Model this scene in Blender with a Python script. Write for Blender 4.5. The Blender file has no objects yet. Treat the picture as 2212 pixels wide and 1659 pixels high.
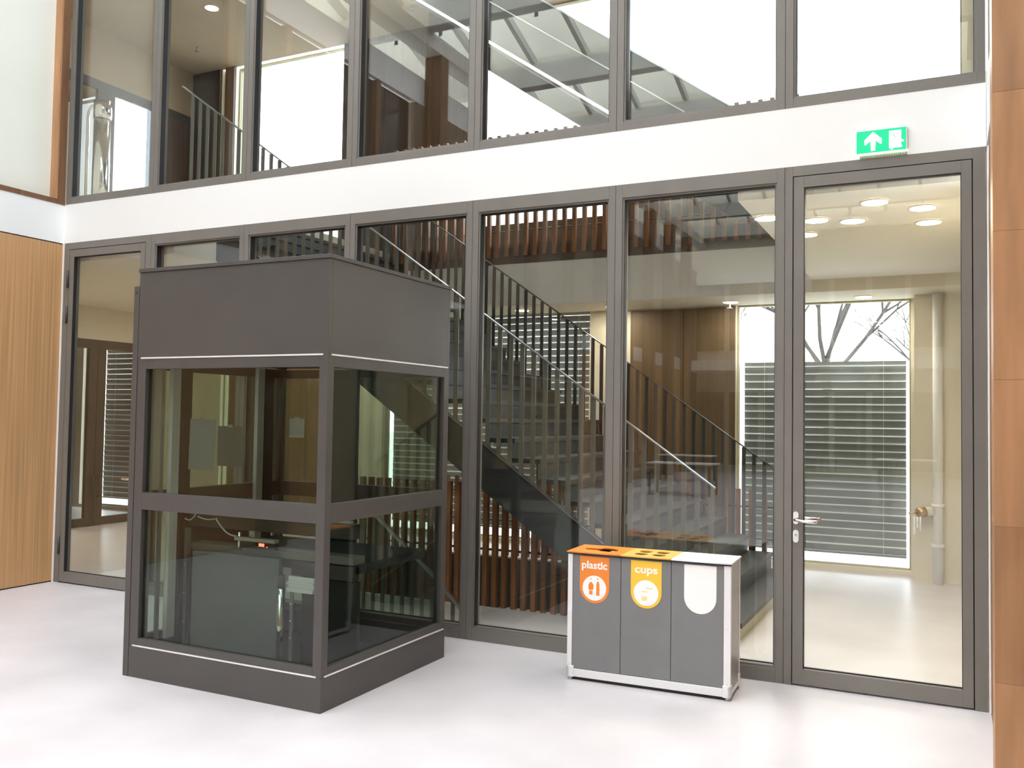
import bpy, bmesh, math, random
from mathutils import Vector, Matrix
C = bpy.context.scene.collection
sc = bpy.context.scene
rnd = random.Random(7)

# ---------------------------------------------------------------- camera
cam_d = bpy.data.cameras.new('camera'); cam = bpy.data.objects.new('camera', cam_d); C.objects.link(cam)
RC = ((0.898517797741697, -0.43892846596922763, 0.002751163992070536),
      (0.4386655286205087, 0.8977238275979731, -0.0407980803829573),
      (0.015437653367669403, 0.03786464214468686, 0.999163624104558))
m4 = Matrix.Identity(4)
for r in range(3):
    m4[r][0] = RC[r][0]; m4[r][1] = RC[r][2]; m4[r][2] = -RC[r][1]
m4[0][3], m4[1][3], m4[2][3] = 8.2965, -6.2602, 1.7554
cam.matrix_world = m4
cam_d.sensor_width = 36.0; cam_d.lens = 1929.96 / 2212 * 36; cam_d.clip_start = 0.05; cam_d.clip_end = 400
sc.camera = cam

# ---------------------------------------------------------------- world, exposure
sc.view_settings.view_transform = 'Standard'; sc.view_settings.look = 'None'
sc.view_settings.gamma = 1.0; sc.view_settings.use_curve_mapping = False
sc.view_settings.exposure = 2.9
sc.cycles.transparent_max_bounces = 32; sc.cycles.max_bounces = 9; sc.cycles.diffuse_bounces = 5
sc.cycles.glossy_bounces = 5; sc.cycles.caustics_reflective = False; sc.cycles.caustics_refractive = False
sc.cycles.sample_clamp_indirect = 6.0
W = bpy.data.worlds.new('overcast_sky'); sc.world = W; W.use_nodes = True
nt = W.node_tree; bg = nt.nodes['Background']
tc = nt.nodes.new('ShaderNodeTexCoord'); nz = nt.nodes.new('ShaderNodeTexNoise'); nz.inputs['Scale'].default_value = 2.2
nz.inputs['Detail'].default_value = 4
cr = nt.nodes.new('ShaderNodeValToRGB'); cr.color_ramp.elements[0].position = .36; cr.color_ramp.elements[0].color = (.74, .83, 1, 1)
cr.color_ramp.elements[1].position = .62; cr.color_ramp.elements[1].color = (1.0, 1.0, 1.0, 1)
nt.links.new(tc.outputs['Generated'], nz.inputs['Vector']); nt.links.new(nz.outputs['Fac'], cr.inputs['Fac'])
nt.links.new(cr.outputs['Color'], bg.inputs['Color']); bg.inputs['Strength'].default_value = 1.25

# ---------------------------------------------------------------- helpers
MATS = {}
def mat(name, col, rough=.5, metal=0.0, spec=.5, noise=0.0, nscale=(8, 8, 8), bump=0.0, emit=None, estr=0.0, col2=None, rnd_tone=0.0, rough_noise=0.0):
    if name in MATS: return MATS[name]
    m = bpy.data.materials.new(name); m.use_nodes = True
    t = m.node_tree; b = t.nodes['Principled BSDF']
    b.inputs['Base Color'].default_value = (*col, 1); b.inputs['Roughness'].default_value = rough
    b.inputs['Metallic'].default_value = metal; b.inputs['Specular IOR Level'].default_value = spec
    out = None
    if noise or bump or col2 or rough_noise:
        tc = t.nodes.new('ShaderNodeTexCoord'); mp = t.nodes.new('ShaderNodeMapping'); mp.inputs['Scale'].default_value = nscale
        n = t.nodes.new('ShaderNodeTexNoise'); n.inputs['Scale'].default_value = 1.0; n.inputs['Detail'].default_value = 5
        t.links.new(tc.outputs['Object'], mp.inputs['Vector']); t.links.new(mp.outputs['Vector'], n.inputs['Vector'])
        if noise or col2:
            r = t.nodes.new('ShaderNodeValToRGB'); r.color_ramp.elements[0].position = .3; r.color_ramp.elements[1].position = .7
            a = tuple(max(0, c * (1 - noise)) for c in col); z = col2 if col2 else tuple(min(1, c * (1 + noise)) for c in col)
            r.color_ramp.elements[0].color = (*a, 1); r.color_ramp.elements[1].color = (*z, 1)
            t.links.new(n.outputs['Fac'], r.inputs['Fac']); out = r.outputs['Color']
        if bump:
            bp = t.nodes.new('ShaderNodeBump'); bp.inputs['Strength'].default_value = bump; bp.inputs['Distance'].default_value = .01
            t.links.new(n.outputs['Fac'], bp.inputs['Height']); t.links.new(bp.outputs['Normal'], b.inputs['Normal'])
        if rough_noise:
            mr = t.nodes.new('ShaderNodeMapRange'); mr.inputs['To Min'].default_value = rough - rough_noise; mr.inputs['To Max'].default_value = rough + rough_noise
            t.links.new(n.outputs['Fac'], mr.inputs['Value']); t.links.new(mr.outputs['Result'], b.inputs['Roughness'])
    if rnd_tone:
        oi = t.nodes.new('ShaderNodeObjectInfo'); mr = t.nodes.new('ShaderNodeMapRange')
        mr.inputs['To Min'].default_value = 1 - rnd_tone; mr.inputs['To Max'].default_value = 1 + rnd_tone
        hs = t.nodes.new('ShaderNodeHueSaturation')
        t.links.new(oi.outputs['Random'], mr.inputs['Value']); t.links.new(mr.outputs['Result'], hs.inputs['Value'])
        if out: t.links.new(out, hs.inputs['Color'])
        else: hs.inputs['Color'].default_value = (*col, 1)
        out = hs.outputs['Color']
    if out: t.links.new(out, b.inputs['Base Color'])
    if emit:
        b.inputs['Emission Color'].default_value = (*emit, 1); b.inputs['Emission Strength'].default_value = estr
    MATS[name] = m
    return m

def glass(name, tint, f0, rough=0.0):
    m = bpy.data.materials.new(name); m.use_nodes = True; t = m.node_tree
    for n in list(t.nodes): t.nodes.remove(n)
    o = t.nodes.new('ShaderNodeOutputMaterial'); mx = t.nodes.new('ShaderNodeMixShader')
    tr = t.nodes.new('ShaderNodeBsdfTransparent'); tr.inputs['Color'].default_value = (*tint, 1)
    gl = t.nodes.new('ShaderNodeBsdfGlossy'); gl.inputs['Roughness'].default_value = rough
    gl.inputs['Color'].default_value = (1, 1, 1, 1)
    lw = t.nodes.new('ShaderNodeLayerWeight'); lw.inputs['Blend'].default_value = .5
    pw = t.nodes.new('ShaderNodeMath'); pw.operation = 'POWER'; pw.inputs[1].default_value = 5
    ma = t.nodes.new('ShaderNodeMath'); ma.operation = 'MULTIPLY_ADD'; ma.inputs[1].default_value = 1 - f0; ma.inputs[2].default_value = f0
    t.links.new(lw.outputs['Facing'], pw.inputs[0]); t.links.new(pw.outputs[0], ma.inputs[0]); t.links.new(ma.outputs[0], mx.inputs['Fac'])
    t.links.new(tr.outputs[0], mx.inputs[1]); t.links.new(gl.outputs[0], mx.inputs[2]); t.links.new(mx.outputs[0], o.inputs['Surface'])
    MATS[name] = m
    return m

class MB:
    """collects boxes, prisms and tubes for ONE mesh"""
    def __init__(s): s.v = []; s.f = []; s.smooth = []
    def _add(s, vs, fs, sm=False):
        o = len(s.v); s.v += [tuple(v) for v in vs]
        for f in fs: s.f.append(tuple(i + o for i in f)); s.smooth.append(sm)
        return s
    def box(s, x0, x1, y0, y1, z0, z1):
        x0, x1 = min(x0, x1), max(x0, x1); y0, y1 = min(y0, y1), max(y0, y1); z0, z1 = min(z0, z1), max(z0, z1)
        return s._add([(x0,y0,z0),(x1,y0,z0),(x1,y1,z0),(x0,y1,z0),(x0,y0,z1),(x1,y0,z1),(x1,y1,z1),(x0,y1,z1)],
                      [(3,2,1,0),(4,5,6,7),(0,1,5,4),(1,2,6,5),(2,3,7,6),(3,0,4,7)])
    def prism(s, poly, axis, a, b):
        """poly in the two other axes (order x,y,z without axis), extruded along axis from a to b"""
        n = len(poly)
        def P(p, t):
            return {'x': (t, p[0], p[1]), 'y': (p[0], t, p[1]), 'z': (p[0], p[1], t)}[axis]
        vs = [P(p, a) for p in poly] + [P(p, b) for p in poly]
        fs = [tuple(range(n)), tuple(range(2*n-1, n-1, -1))] + [(i+n, (i+1) % n + n, (i+1) % n, i) for i in range(n)]
        return s._add(vs, fs)
    def tube(s, pts, r, n=10, r2=None, sm=True):
        pts = [Vector(p) for p in pts]; k = len(pts); vs = []; up = None
        for i, p in enumerate(pts):
            d = (pts[min(i+1, k-1)] - pts[max(i-1, 0)]).normalized()
            if up is None: up = Vector((0,0,1)) if abs(d.z) < .9 else Vector((1,0,0))
            a = d.cross(up).normalized(); b = a.cross(d).normalized(); up = b
            rr = r if r2 is None else r + (r2 - r) * i / max(1, k-1)
            for j in range(n):
                t = 2*math.pi*j/n; vs.append(p + a*math.cos(t)*rr + b*math.sin(t)*rr)
        fs = []
        for i in range(k-1):
            for j in range(n): fs.append((i*n+j, i*n+(j+1) % n, (i+1)*n+(j+1) % n, (i+1)*n+j))
        s._add(vs, fs, sm); o = len(s.v) - k*n
        s.f.append(tuple(o+j for j in range(n-1, -1, -1))); s.smooth.append(False)
        s.f.append(tuple(o+(k-1)*n+j for j in range(n))); s.smooth.append(False)
        return s
    def mesh(s, name, m):
        me = bpy.data.meshes.new(name); me.from_pydata(s.v, [], s.f); me.materials.append(m)
        me.polygons.foreach_set('use_smooth', s.smooth)
        bm = bmesh.new(); bm.from_mesh(me); bmesh.ops.recalc_face_normals(bm, faces=bm.faces); bm.to_mesh(me); bm.free()
        return me
    def build(s, name, m, parent=None, local=False, bevel=0.0):
        if parent is not None and not local:
            o = Vector((0, 0, 0)); p = parent
            while p is not None: o += p.location; p = p.parent
            s.v = [tuple(Vector(v) - o) for v in s.v]
        ob = bpy.data.objects.new(name, s.mesh(name, m)); C.objects.link(ob)
        if parent is not None: ob.parent = parent
        if bevel:
            bv = ob.modifiers.new('bevel', 'BEVEL'); bv.width = bevel; bv.segments = 2; bv.limit_method = 'ANGLE'
        return ob

def B(*a): return MB().box(*a)
def thing(name, label, cat, loc=(0,0,0), rotz=0.0, group=None):
    o = bpy.data.objects.new(name, None); C.objects.link(o); o.location = loc; o.rotation_euler = (0,0,rotz)
    o.empty_display_size = .1; o['label'] = label; o['category'] = cat
    if group: o['group'] = group
    return o
def tag(o, label, cat, group=None):
    o['label'] = label; o['category'] = cat
    if group: o['group'] = group
    return o
def struct(o, label):
    o['kind'] = 'structure'; o['label'] = label
    return o
def sroot(name, label, loc=(0,0,0)):
    o = bpy.data.objects.new(name, None); C.objects.link(o); o.location = loc; o.empty_display_size = .1
    return struct(o, label)
def piece(name, me, parent, loc, rot=None):
    o = bpy.data.objects.new(name, me); C.objects.link(o); o.parent = parent; o.location = loc
    if rot: o.rotation_euler = rot
    return o
def flat(name, splines, m, parent, loc, rot, depth, sx=1.0):
    """filled outline (with holes) extruded by depth, as a mesh"""
    cu = bpy.data.curves.new(name, 'CURVE'); cu.dimensions = '2D'; cu.fill_mode = 'BOTH'; cu.extrude = depth / 2
    for pts in splines:
        sp = cu.splines.new('POLY'); sp.points.add(len(pts)-1); sp.use_cyclic_u = True
        for i, p in enumerate(pts): sp.points[i].co = (p[0]*sx, p[1], 0, 1)
    return _conv(cu, name, m, parent, loc, rot)
def text(name, body, size, m, parent, loc, rot, bold=.0, depth=.002, width=None):
    cu = bpy.data.curves.new(name, 'FONT'); cu.body = body; cu.size = size; cu.extrude = depth / 2; cu.offset = bold
    cu.align_x = 'CENTER'; cu.align_y = 'CENTER'
    return _conv(cu, name, m, parent, loc, rot, width)
def _conv(cu, name, m, parent, loc, rot, width=None):
    tmp = bpy.data.objects.new('tmp', cu); C.objects.link(tmp)
    dg = bpy.context.evaluated_depsgraph_get(); me = bpy.data.meshes.new_from_object(tmp.evaluated_get(dg))
    bpy.data.objects.remove(tmp); bpy.data.curves.remove(cu)
    me.name = name; me.materials.clear(); me.materials.append(m)
    if width:
        xs = [v.co.x for v in me.vertices]; w = max(xs) - min(xs); c = (max(xs) + min(xs)) / 2
        for v in me.vertices: v.co.x = (v.co.x - c) * width / w
    o = bpy.data.objects.new(name, me); C.objects.link(o); o.parent = parent; o.location = loc; o.rotation_euler = rot
    return o
def circ(cx, cy, rx, ry=None, n=28, a0=0, a1=360):
    ry = ry or rx
    full = (a1 - a0) >= 360
    k = n if full else n + 1
    return [(cx + rx*math.cos(math.radians(a0 + (a1-a0)*i/n)), cy + ry*math.sin(math.radians(a0 + (a1-a0)*i/n))) for i in range(k)]

# ---------------------------------------------------------------- materials
M = MATS
mat('frame', (.190, .175, .157), .42, 0, .5, noise=.05, nscale=(3, 3, 3))
mat('frame_dark', (.045, .038, .032), .4)
mat('brown_frame', (.045, .032, .022), .45)
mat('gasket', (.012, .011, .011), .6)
mat('white', (.86, .86, .85), .6)
mat('cream', (.74, .69, .57), .6, noise=.03, nscale=(2, 2, 2))
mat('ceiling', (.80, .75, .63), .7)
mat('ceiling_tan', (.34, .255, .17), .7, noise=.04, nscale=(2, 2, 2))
mat('dark_wood', (.075, .048, .032), .5, 0, .35, noise=.25, nscale=(18, 18, .6), rnd_tone=.1)
mat('leak_and_cord', (.88, .92, .92), .4)  # painted light lines between blind slats; the cords share it
mat('olive', (.42, .40, .24), .5)
mat('blind', (.80, .81, .72), .75, noise=.03, nscale=(.6, .6, .6))
mat('resin', (.64, .60, .61), .33, 0, .5, noise=.08, nscale=(1.6, 1.6, 1), rough_noise=.07)
mat('veneer', (.56, .32, .145), .45, 0, .4, noise=.22, nscale=(30, 70, .6), bump=.05)
mat('oak', (.42, .225, .112), .5, 0, .35, noise=.2, nscale=(9, 9, 1.3), rnd_tone=.15)
mat('timber', (.19, .095, .048), .5, 0, .35, noise=.25, nscale=(14, 14, 1), rnd_tone=.1)
mat('panel_oak', (.30, .16, .085), .5, 0, .35, noise=.15, nscale=(14, 14, .8))
mat('slat_wood', (.24, .105, .045), .5, 0, .35, noise=.3, nscale=(20, 20, 2), rnd_tone=.25)
mat('panel_wood', (.105, .07, .037), .5, 0, .35, noise=.2, nscale=(18, 18, .6), rnd_tone=.08)
mat('steel', (.030, .033, .035), .38, 0, .5, noise=.15, nscale=(4, 4, 4))
mat('tread', (.034, .033, .031), .5, 0, .5, noise=.15, nscale=(6, 2, 2))
mat('steel_edge', (.42, .46, .50), .3, .9)
mat('baluster', (.115, .108, .085), .4, 0, .5)  # olive tone puts front light into the dark metal's colour
mat('lift', (.074, .068, .064), .45, 0, .5, noise=.05, nscale=(3, 3, 3))
mat('alu', (.85, .85, .84), .4, .3)
mat('zinc', (.50, .52, .53), .35, .8)
mat('chrome', (.85, .83, .81), .14, 1.0)
mat('bin_grey', (.21, .21, .215), .55, 0, .4, noise=.04, nscale=(5, 5, 5))
mat('bin_alu', (.86, .85, .86), .32, .35)
mat('bin_side', (.27, .25, .215), .3, 0)
mat('black', (.010, .010, .010), .5)
mat('hole', (.02, .012, .01), .7)
mat('orange', (.92, .27, .035), .45)
mat('yellow', (.96, .60, .05), .45)
mat('yellow_lid', (.90, .47, .10), .45)
mat('print_white', (.95, .95, .94), .5)
mat('sign_green', (0.0, .20, .085), .4, emit=(0.0, .45, .20), estr=.2)
mat('sign_white', (.9, .95, .9), .4, emit=(.9, 1, .92), estr=.4)
mat('lamp', (1, .95, .85), .5, emit=(1, .90, .74), estr=19.0)
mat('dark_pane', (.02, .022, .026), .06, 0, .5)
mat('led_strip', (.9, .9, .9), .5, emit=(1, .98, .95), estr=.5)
mat('rail_metal', (.20, .215, .22), .32, .7)
mat('wall_brown', (.21, .155, .105), .55, 0, .4, noise=.1, nscale=(6, 6, .5))
mat('led', (1, .15, .08), .5, emit=(1, .1, .05), estr=1.2)
mat('louvre', (.19, .205, .21), .45, 0, .5, rnd_tone=.12)
mat('paper', (.20, .20, .18), .8)
mat('brass', (.55, .36, .13), .3, .9)
mat('paving', (.42, .41, .38), .9, noise=.1, nscale=(1, 1, 1))
mat('bark', (.055, .05, .045), .9)
mat('leaf', (.04, .075, .03), .6, noise=.3, nscale=(6, 6, 6))
mat('pot', (.10, .09, .085), .6)
mat('basement', (.78, .80, .80), .7)
mat('carpet', (.05, .05, .055), .95)
mat('cable', (.75, .75, .73), .5)
mat('skybar', (.60, .58, .52), .5)
GL = glass('clear_glass', (.98, .99, .97), .052)
GU = glass('upper_glass', (.97, .985, .965), .09)
GT = glass('lift_glass', (.74, .79, .75), .035)
GR = glass('roof_glass', (.95, .97, .97), .03)

# ================================================================ SETTING
HB, H1 = 3.5, 3.907           # underside / top of the white band
X = [0.02, 1.274, 2.463, 3.658, 4.862, 6.073, 7.295, 8.513]

# floor: hall beyond the glass has a stair void
fl = MB().box(-.2, 9.0, -26, 0.25, -.2, 0)
fl.box(-9.2, .9, .25, 5.1, -.2, 0).box(4.55, 8.9, .25, 1.25, -.2, 0).box(6.3, 8.9, 1.25, 5.1, -.2, 0).box(.9, 6.3, 3.95, 5.1, -.2, 0)
fl.box(-9.2, -.2, 0.02, .25, -.2, 0)
struct(fl.build('floor', M['resin']), 'pale grey pink poured resin floor of atrium and hall')
# stairwell of the basement
bw = MB().box(.7, 6.95, 3.95, 4.1, -4.2, -.85).box(.7, 6.95, .05, .22, -4.2, -.2).box(6.3, 6.44, .2, 4, -4.2, -.2).box(.75, .9, .2, 4, -4.2, -.2).box(.7, 7, .1, 4.1, -4.3, -4.2).box(.9, 4.5, 1.28, 1.35, -4.2, -.04)
struct(bw.build('wall_basement', M['basement']), 'white basement walls seen down the stair void')
struct(B(.9, 6.3, 3.93, 3.96, -.85, -.02).build('trim_9', M['steel']), 'dark steel edge beam on far side of stair void')

# ---- facade bays
def bay(name, label, x0, x1, z0, z1, zsill, zhead, leftw=.052, rightw=.052):
    root = sroot(name, label, (x0, 0, z0))
    D = .11
    B(x0, x0+leftw, 0, D, z0, z1).build('frame_side', M['frame'], root, bevel=.0015)
    B(x1-rightw, x1-.0025, 0, D, z0, z1).build('frame_side', M['frame'], root, bevel=.0015)
    B(x0+leftw, x1-rightw, 0.0, D, zhead, z1).build('frame_head', M['frame'], root, bevel=.0015)
    B(x0+leftw, x1-rightw, 0.0, D, z0, zsill).build('frame_sill', M['frame'], root, bevel=.0015)
    a, b = x0+leftw, x1-rightw
    g = .014
    gb = MB().box(a, a+g, .010, .1, zsill, zhead).box(b-g, b, .010, .1, zsill, zhead).box(a+g, b-g, .010, .1, zhead-g, zhead).box(a+g, b-g, .010, .1, zsill, zsill+g)
    gb.build('glazing_bead', M['frame'], root)
    B(a+g*.6, b-g*.6, .066, .078, zsill+g*.6, zhead-g*.6).build('pane', GU if z0 > 1 else GL, root)
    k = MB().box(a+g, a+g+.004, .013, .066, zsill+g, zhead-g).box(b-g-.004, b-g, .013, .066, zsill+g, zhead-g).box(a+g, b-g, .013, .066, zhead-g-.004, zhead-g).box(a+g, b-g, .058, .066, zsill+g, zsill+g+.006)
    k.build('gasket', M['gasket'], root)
    return root
names = ['bay beside left door', 'bay right behind the lift cabinet', 'bay at right edge of the lift cabinet', 'bay between lift cabinet and bins', 'bay right behind the bins']
for i in range(1, 6):
    bay('window_%d' % i, 'ground floor glazed ' + names[i-1], X[i], X[i+1], 0, HB, .095, 3.40)
names = ['over the left door', 'second from left', 'third from left', 'over the stair top', 'over the stair middle', 'second from right', 'over the right door']
for i in range(7):
    bay('window_%d' % (i+6), 'upper floor glazed bay ' + names[i], X[i], X[i+1], H1, 7.25, 3.972, 7.18)

def glass_door(name, label, x0, x1, hinge):
    root = sroot(name, label, (x0, 0, 0))
    D = .11; j = .075 if x1 > 8 else .09
    lx0, lx1 = (7.352, 8.432) if x1 > 8 else (.10, 1.19)
    ztop = 3.425
    B(x0, lx0-.006, 0, D, 0, HB).build('frame_side', M['frame'], root, bevel=.0015)
    B(lx1+.006, x1-.0025, 0, D, 0, HB).build('frame_side', M['frame'], root, bevel=.0015)
    B(lx0-.006, lx1+.006, 0, D, ztop+.006, HB).build('frame_head', M['frame'], root, bevel=.0015)
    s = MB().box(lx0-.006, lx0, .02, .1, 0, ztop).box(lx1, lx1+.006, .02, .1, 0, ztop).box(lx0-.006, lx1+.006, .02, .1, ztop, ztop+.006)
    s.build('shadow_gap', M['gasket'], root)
    a, b, z0, z1 = lx0+.068, lx1-.06, .115, 3.35
    lf = MB().box(lx0, a, 0, .075, .012, ztop).box(b, lx1, 0, .075, .012, ztop).box(a, b, 0, .075, z1, ztop).box(a, b, 0, .075, .012, z0)
    lf = lf.build('leaf_frame', M['frame'], root, bevel=.0015)
    B(a-.004, b+.004, .04, .052, z0-.004, z1+.004).build('pane', GL, root)
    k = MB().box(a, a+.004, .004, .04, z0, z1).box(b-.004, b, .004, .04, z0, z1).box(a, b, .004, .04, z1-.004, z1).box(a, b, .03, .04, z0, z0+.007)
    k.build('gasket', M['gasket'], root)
    hx = lx0+.022 if hinge == 'r' else lx1-.022
    s = 1 if hinge == 'r' else -1
    def oval(z, w, h): return circ(0, h/2-w/2, w/2, n=10, a0=0, a1=180) + circ(0, -h/2+w/2, w/2, n=10, a0=180, a1=360)
    for side in (0, 1):
        y = -.004 if side == 0 else .079
        rs = flat('rose', [oval(0, .034, .085)], M['chrome'], lf, Vector((hx, y, 1.115)) - Vector((x0, 0, 0)), (math.pi/2, 0, 0), .008)
        d = -1 if side == 0 else 1
        y0 = -.008 if side == 0 else .083
        pts = [(hx, y0, 1.105), (hx, y0+d*.04, 1.104), (hx+s*.012, y0+d*.052, 1.103), (hx+s*.06, y0+d*.055, 1.099), (hx+s*.115, y0+d*.055, 1.099), (hx+s*.13, y0+d*.048, 1.099), (hx+s*.137, y0+d*.034, 1.099)]
        MB().tube(pts, .0105, 12).build('lever_handle', M['chrome'], root)
        flat('keyhole_plate', [oval(0, .036, .085)], M['alu'], lf, Vector((hx, y, .992)) - Vector((x0, 0, 0)), (math.pi/2, 0, 0), .008)
    flat('lock_cylinder', [circ(0, .006, .008, n=14)], M['zinc'], lf, Vector((hx, -.011, .995)) - Vector((x0, 0, 0)), (math.pi/2, 0, 0), .008)
    if hinge == 'l':
        for z in (.38, 2.75, 3.12):
            MB().tube([(lx0-.004, -.012, z-.09), (lx0-.004, -.012, z+.09)], .011, 10).build('hinge', M['frame_dark'], root)
    return root
glass_door('door_1', 'tall glazed door at left beside the wood clad wall', X[0], X[1], 'l')
glass_door('door_2', 'tall glazed door at right under the green exit sign', X[6], X[7], 'r')

# white slab band
struct(B(-.002, 8.513, 0.002, .25, HB, H1).build('trim_1', M['white']), 'white band between the two storeys of the glazed wall')
struct(B(-.3, -.002, -26, .25, HB, H1-.004).build('trim_2', M['white']), 'white band along left wall')
struct(MB().box(8.515, 8.6, -.98, .25, HB, H1).box(8.73, 9.0, -26, -1.27, HB, H1).build('trim_3', M['white']), 'white band along right wall')
struct(B(8.5145, 8.524, -.008, .1, 0, HB).build('trim_4', M['white']), 'thin white joint strip right of the right door')
struct(B(-.001, .018, -.006, .1, 0.0, HB).build('trim_5', M['white']), 'thin pale joint strip left of the left door')
struct(B(-.3, 8.8, .0, .25, 7.25, 10).build('wall_front', M['white']), 'white wall over the upper glazing')

# left wall: veneer panels, cream blinds over
struct(B(-.3, -.02, -26, -.0, 0, HB).build('wall_left', M['gasket']), 'left atrium wall')
wl = bpy.data.objects['wall_left']
pm = B(-.02, -.001, -2.394, -.004, .012, HB-.012).mesh('panel', M['veneer'])
for k in range(10): piece('panel', pm, wl, (0, -2.4*k, 0))
uw = sroot('window_13', 'left wall upper opening with cream screen in wooden frame', (0, 0, H1))
B(-.3, -.1, -1.02, -.085, H1, 7.2).build('cream_screen', M['blind'], uw)
for k in range(5):
    y = -1.02-1.1*k
    B(-.1, 0.0, y-.12, y, H1, 7.2).build('frame_post', M['timber'], uw)
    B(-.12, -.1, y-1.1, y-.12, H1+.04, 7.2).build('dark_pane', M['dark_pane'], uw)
B(-.1, 0.0, -.085, -.002, H1, 7.2).build('frame_post', M['timber'], uw)
B(-.112, -.006, -.105, -.085, H1+.04, 7.2).build('frame_post', M['oak'], uw)  # lighter oak strip paints the post face that catches the light
B(-.1, 0.004, -6.6, -.002, H1-.004, H1+.045).build('frame_sill', M['timber'], uw)
struct(B(-.3, 0, -26, -6.6, H1, 7.22).build('wall_left_upper', M['wall_brown']), 'brown upper storey of left atrium wall')
struct(B(-7, 0, -26, .2, 7.22, 7.7).build('trim_6', M['white']), 'white band of the second floor along left wall')
struct(MB().box(-7.2, -7, -26, .2, 7.7, 10).box(-7, 0, .0, .2, 7.7, 10).build('wall_gallery', M['wall_brown']), 'brown wall behind the top gallery')
# right wall
struct(MB().box(8.5255, 8.8, -.98, -.009, 0, HB).box(8.74, 9.0, -26, -1.27, 0, HB).build('wall_right', M['panel_oak']), 'wood clad right wall beside the right door')
struct(MB().box(8.5255, 8.8, -.98, -.009, H1, 10).box(8.74, 9.0, -26, -1.27, H1, 10).build('wall_right_upper', M['wall_brown']), 'right wall over the white band')
# back wall behind the viewer
struct(B(-7.2, 8.8, -26.2, -26, 0, 10).build('wall_back', M['cream']), 'far end wall of the atrium behind the viewer')
struct(B(-7.2, 8.8, -26, -25.8, 3.5, 3.85).build('trim_7', M['white']), 'lower white band on the far end wall')
struct(B(-7.2, 8.8, -26, -25.8, 6.7, 7.05).build('trim_8', M['white']), 'upper white band on the far end wall')
wb = bpy.data.objects['wall_back']
for z in (.2, 4.3):
    for k in range(7): B(-.0+k*1.2, 1.0+k*1.2, -26, -25.9, z, z+2.6).build('panel', M['panel_wood'], wb)

# timber posts of the atrium: the right one stands beside the door, built of lamella blocks
rc = thing('timber_column', 'tall oak coloured timber column of stacked blocks beside the right door', 'column', (8.497, -1.25, 0))
zz = [-.0, .50, 1.26, 1.98, 2.72, 3.42, 4.16, 4.9, 5.7]
for a, b in zip(zz[:-1], zz[1:]):
    B(8.497, 8.73, -1.25, -1.0, a+.0005, b-.0005).build('block', M['oak'], rc, bevel=.001)
pmh = B(.004, .33, -.13, .13, 0, 8.08).mesh('shaft', M['timber'])
ords = ['first', 'second', 'third', 'fourth', 'fifth', 'sixth', 'seventh', 'eighth', 'ninth']
for k in range(9):
    r = bpy.data.objects.new('timber_post', pmh); C.objects.link(r); r.location = (0, -7.0-2.1*k, 0)
    tag(r, ords[k] + ' brown timber post along left atrium wall, mirrored in the glass', 'column', 'timber posts along left atrium wall')

# roof with sawtooth skylights over the atrium
rf = sroot('ceiling_roof', 'pitched skylight roof over the atrium mirrored in the upper glass', (0, 0, 10))
for r in range(8):
    y1 = -.1 - 3.2*r; y0 = y1 - 3.2; zh, zl = 9.85, 8.8
    bars = MB()
    for k in range(15):
        x = -7 + 1.12*k
        bars.prism([(y1, zh), (y0, zl), (y0, zl+.16), (y1, zh+.16)], 'x', x-.045, x+.045)
    bars.build('glazing_bars', M['skybar'], rf)
    MB().prism([(y1, zh+.17), (y0, zl+.17), (y0, zl+.185), (y1, zh+.185)], 'x', -7.2, 8.8).build('roof_pane', GR, rf)
    B(-7.2, 8.8, y0-.12, y0+.14, zl-.42, zl+.02).build('beam', M['skybar'], rf)
    B(-7.2, 8.8, y0-.06, y0, zl, zh+.1).build('upstand', M['cream'], rf)

B(0, .34, -26, 0, 8.09, 8.37).build('eave_beam', M['skybar'], rf)

# ================================================================ HALL BEHIND THE GLASS
# slabs / ceilings
sl = MB().box(-9.2, 1.3, .26, 5.1, 3.36, 4.02).box(6.92, 8.9, .26, 5.1, 3.36, 4.02).box(1.3, 6.92, 4.2, 5.1, 3.22, 4.0).box(6.92, 8.6, 4.2, 5.1, 3.22, 3.36)
sl.box(-.0, 8.9, .12, .26, 3.52, 4.02)
struct(sl.build('ceiling', M['ceiling']), 'cream ceilings of the hall around the stair void')
struct(B(1.3, 6.92, 4.18, 4.2, 3.222, 3.77).build('trim_10', M['white']), 'white fascia on far side of the stair void')
struct(B(1.3, 6.92, 4.17, 4.2, 3.77, 4.03).build('trim_11', M['brown_frame']), 'dark strip over the white fascia of the stair void')
struct(MB().box(-9.2, 1.2, .26, 5.1, 7.64, 7.85).box(1.2, 8.9, 4.2, 5.3, 7.64, 7.85).box(6.92, 8.9, .26, 4.2, 7.64, 7.85).box(1.2, 6.92, .26, 4.2, 7.9, 8.1).build('ceiling_upper', M['ceiling_tan']), 'cream ceiling of the upper floor hall')
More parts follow.
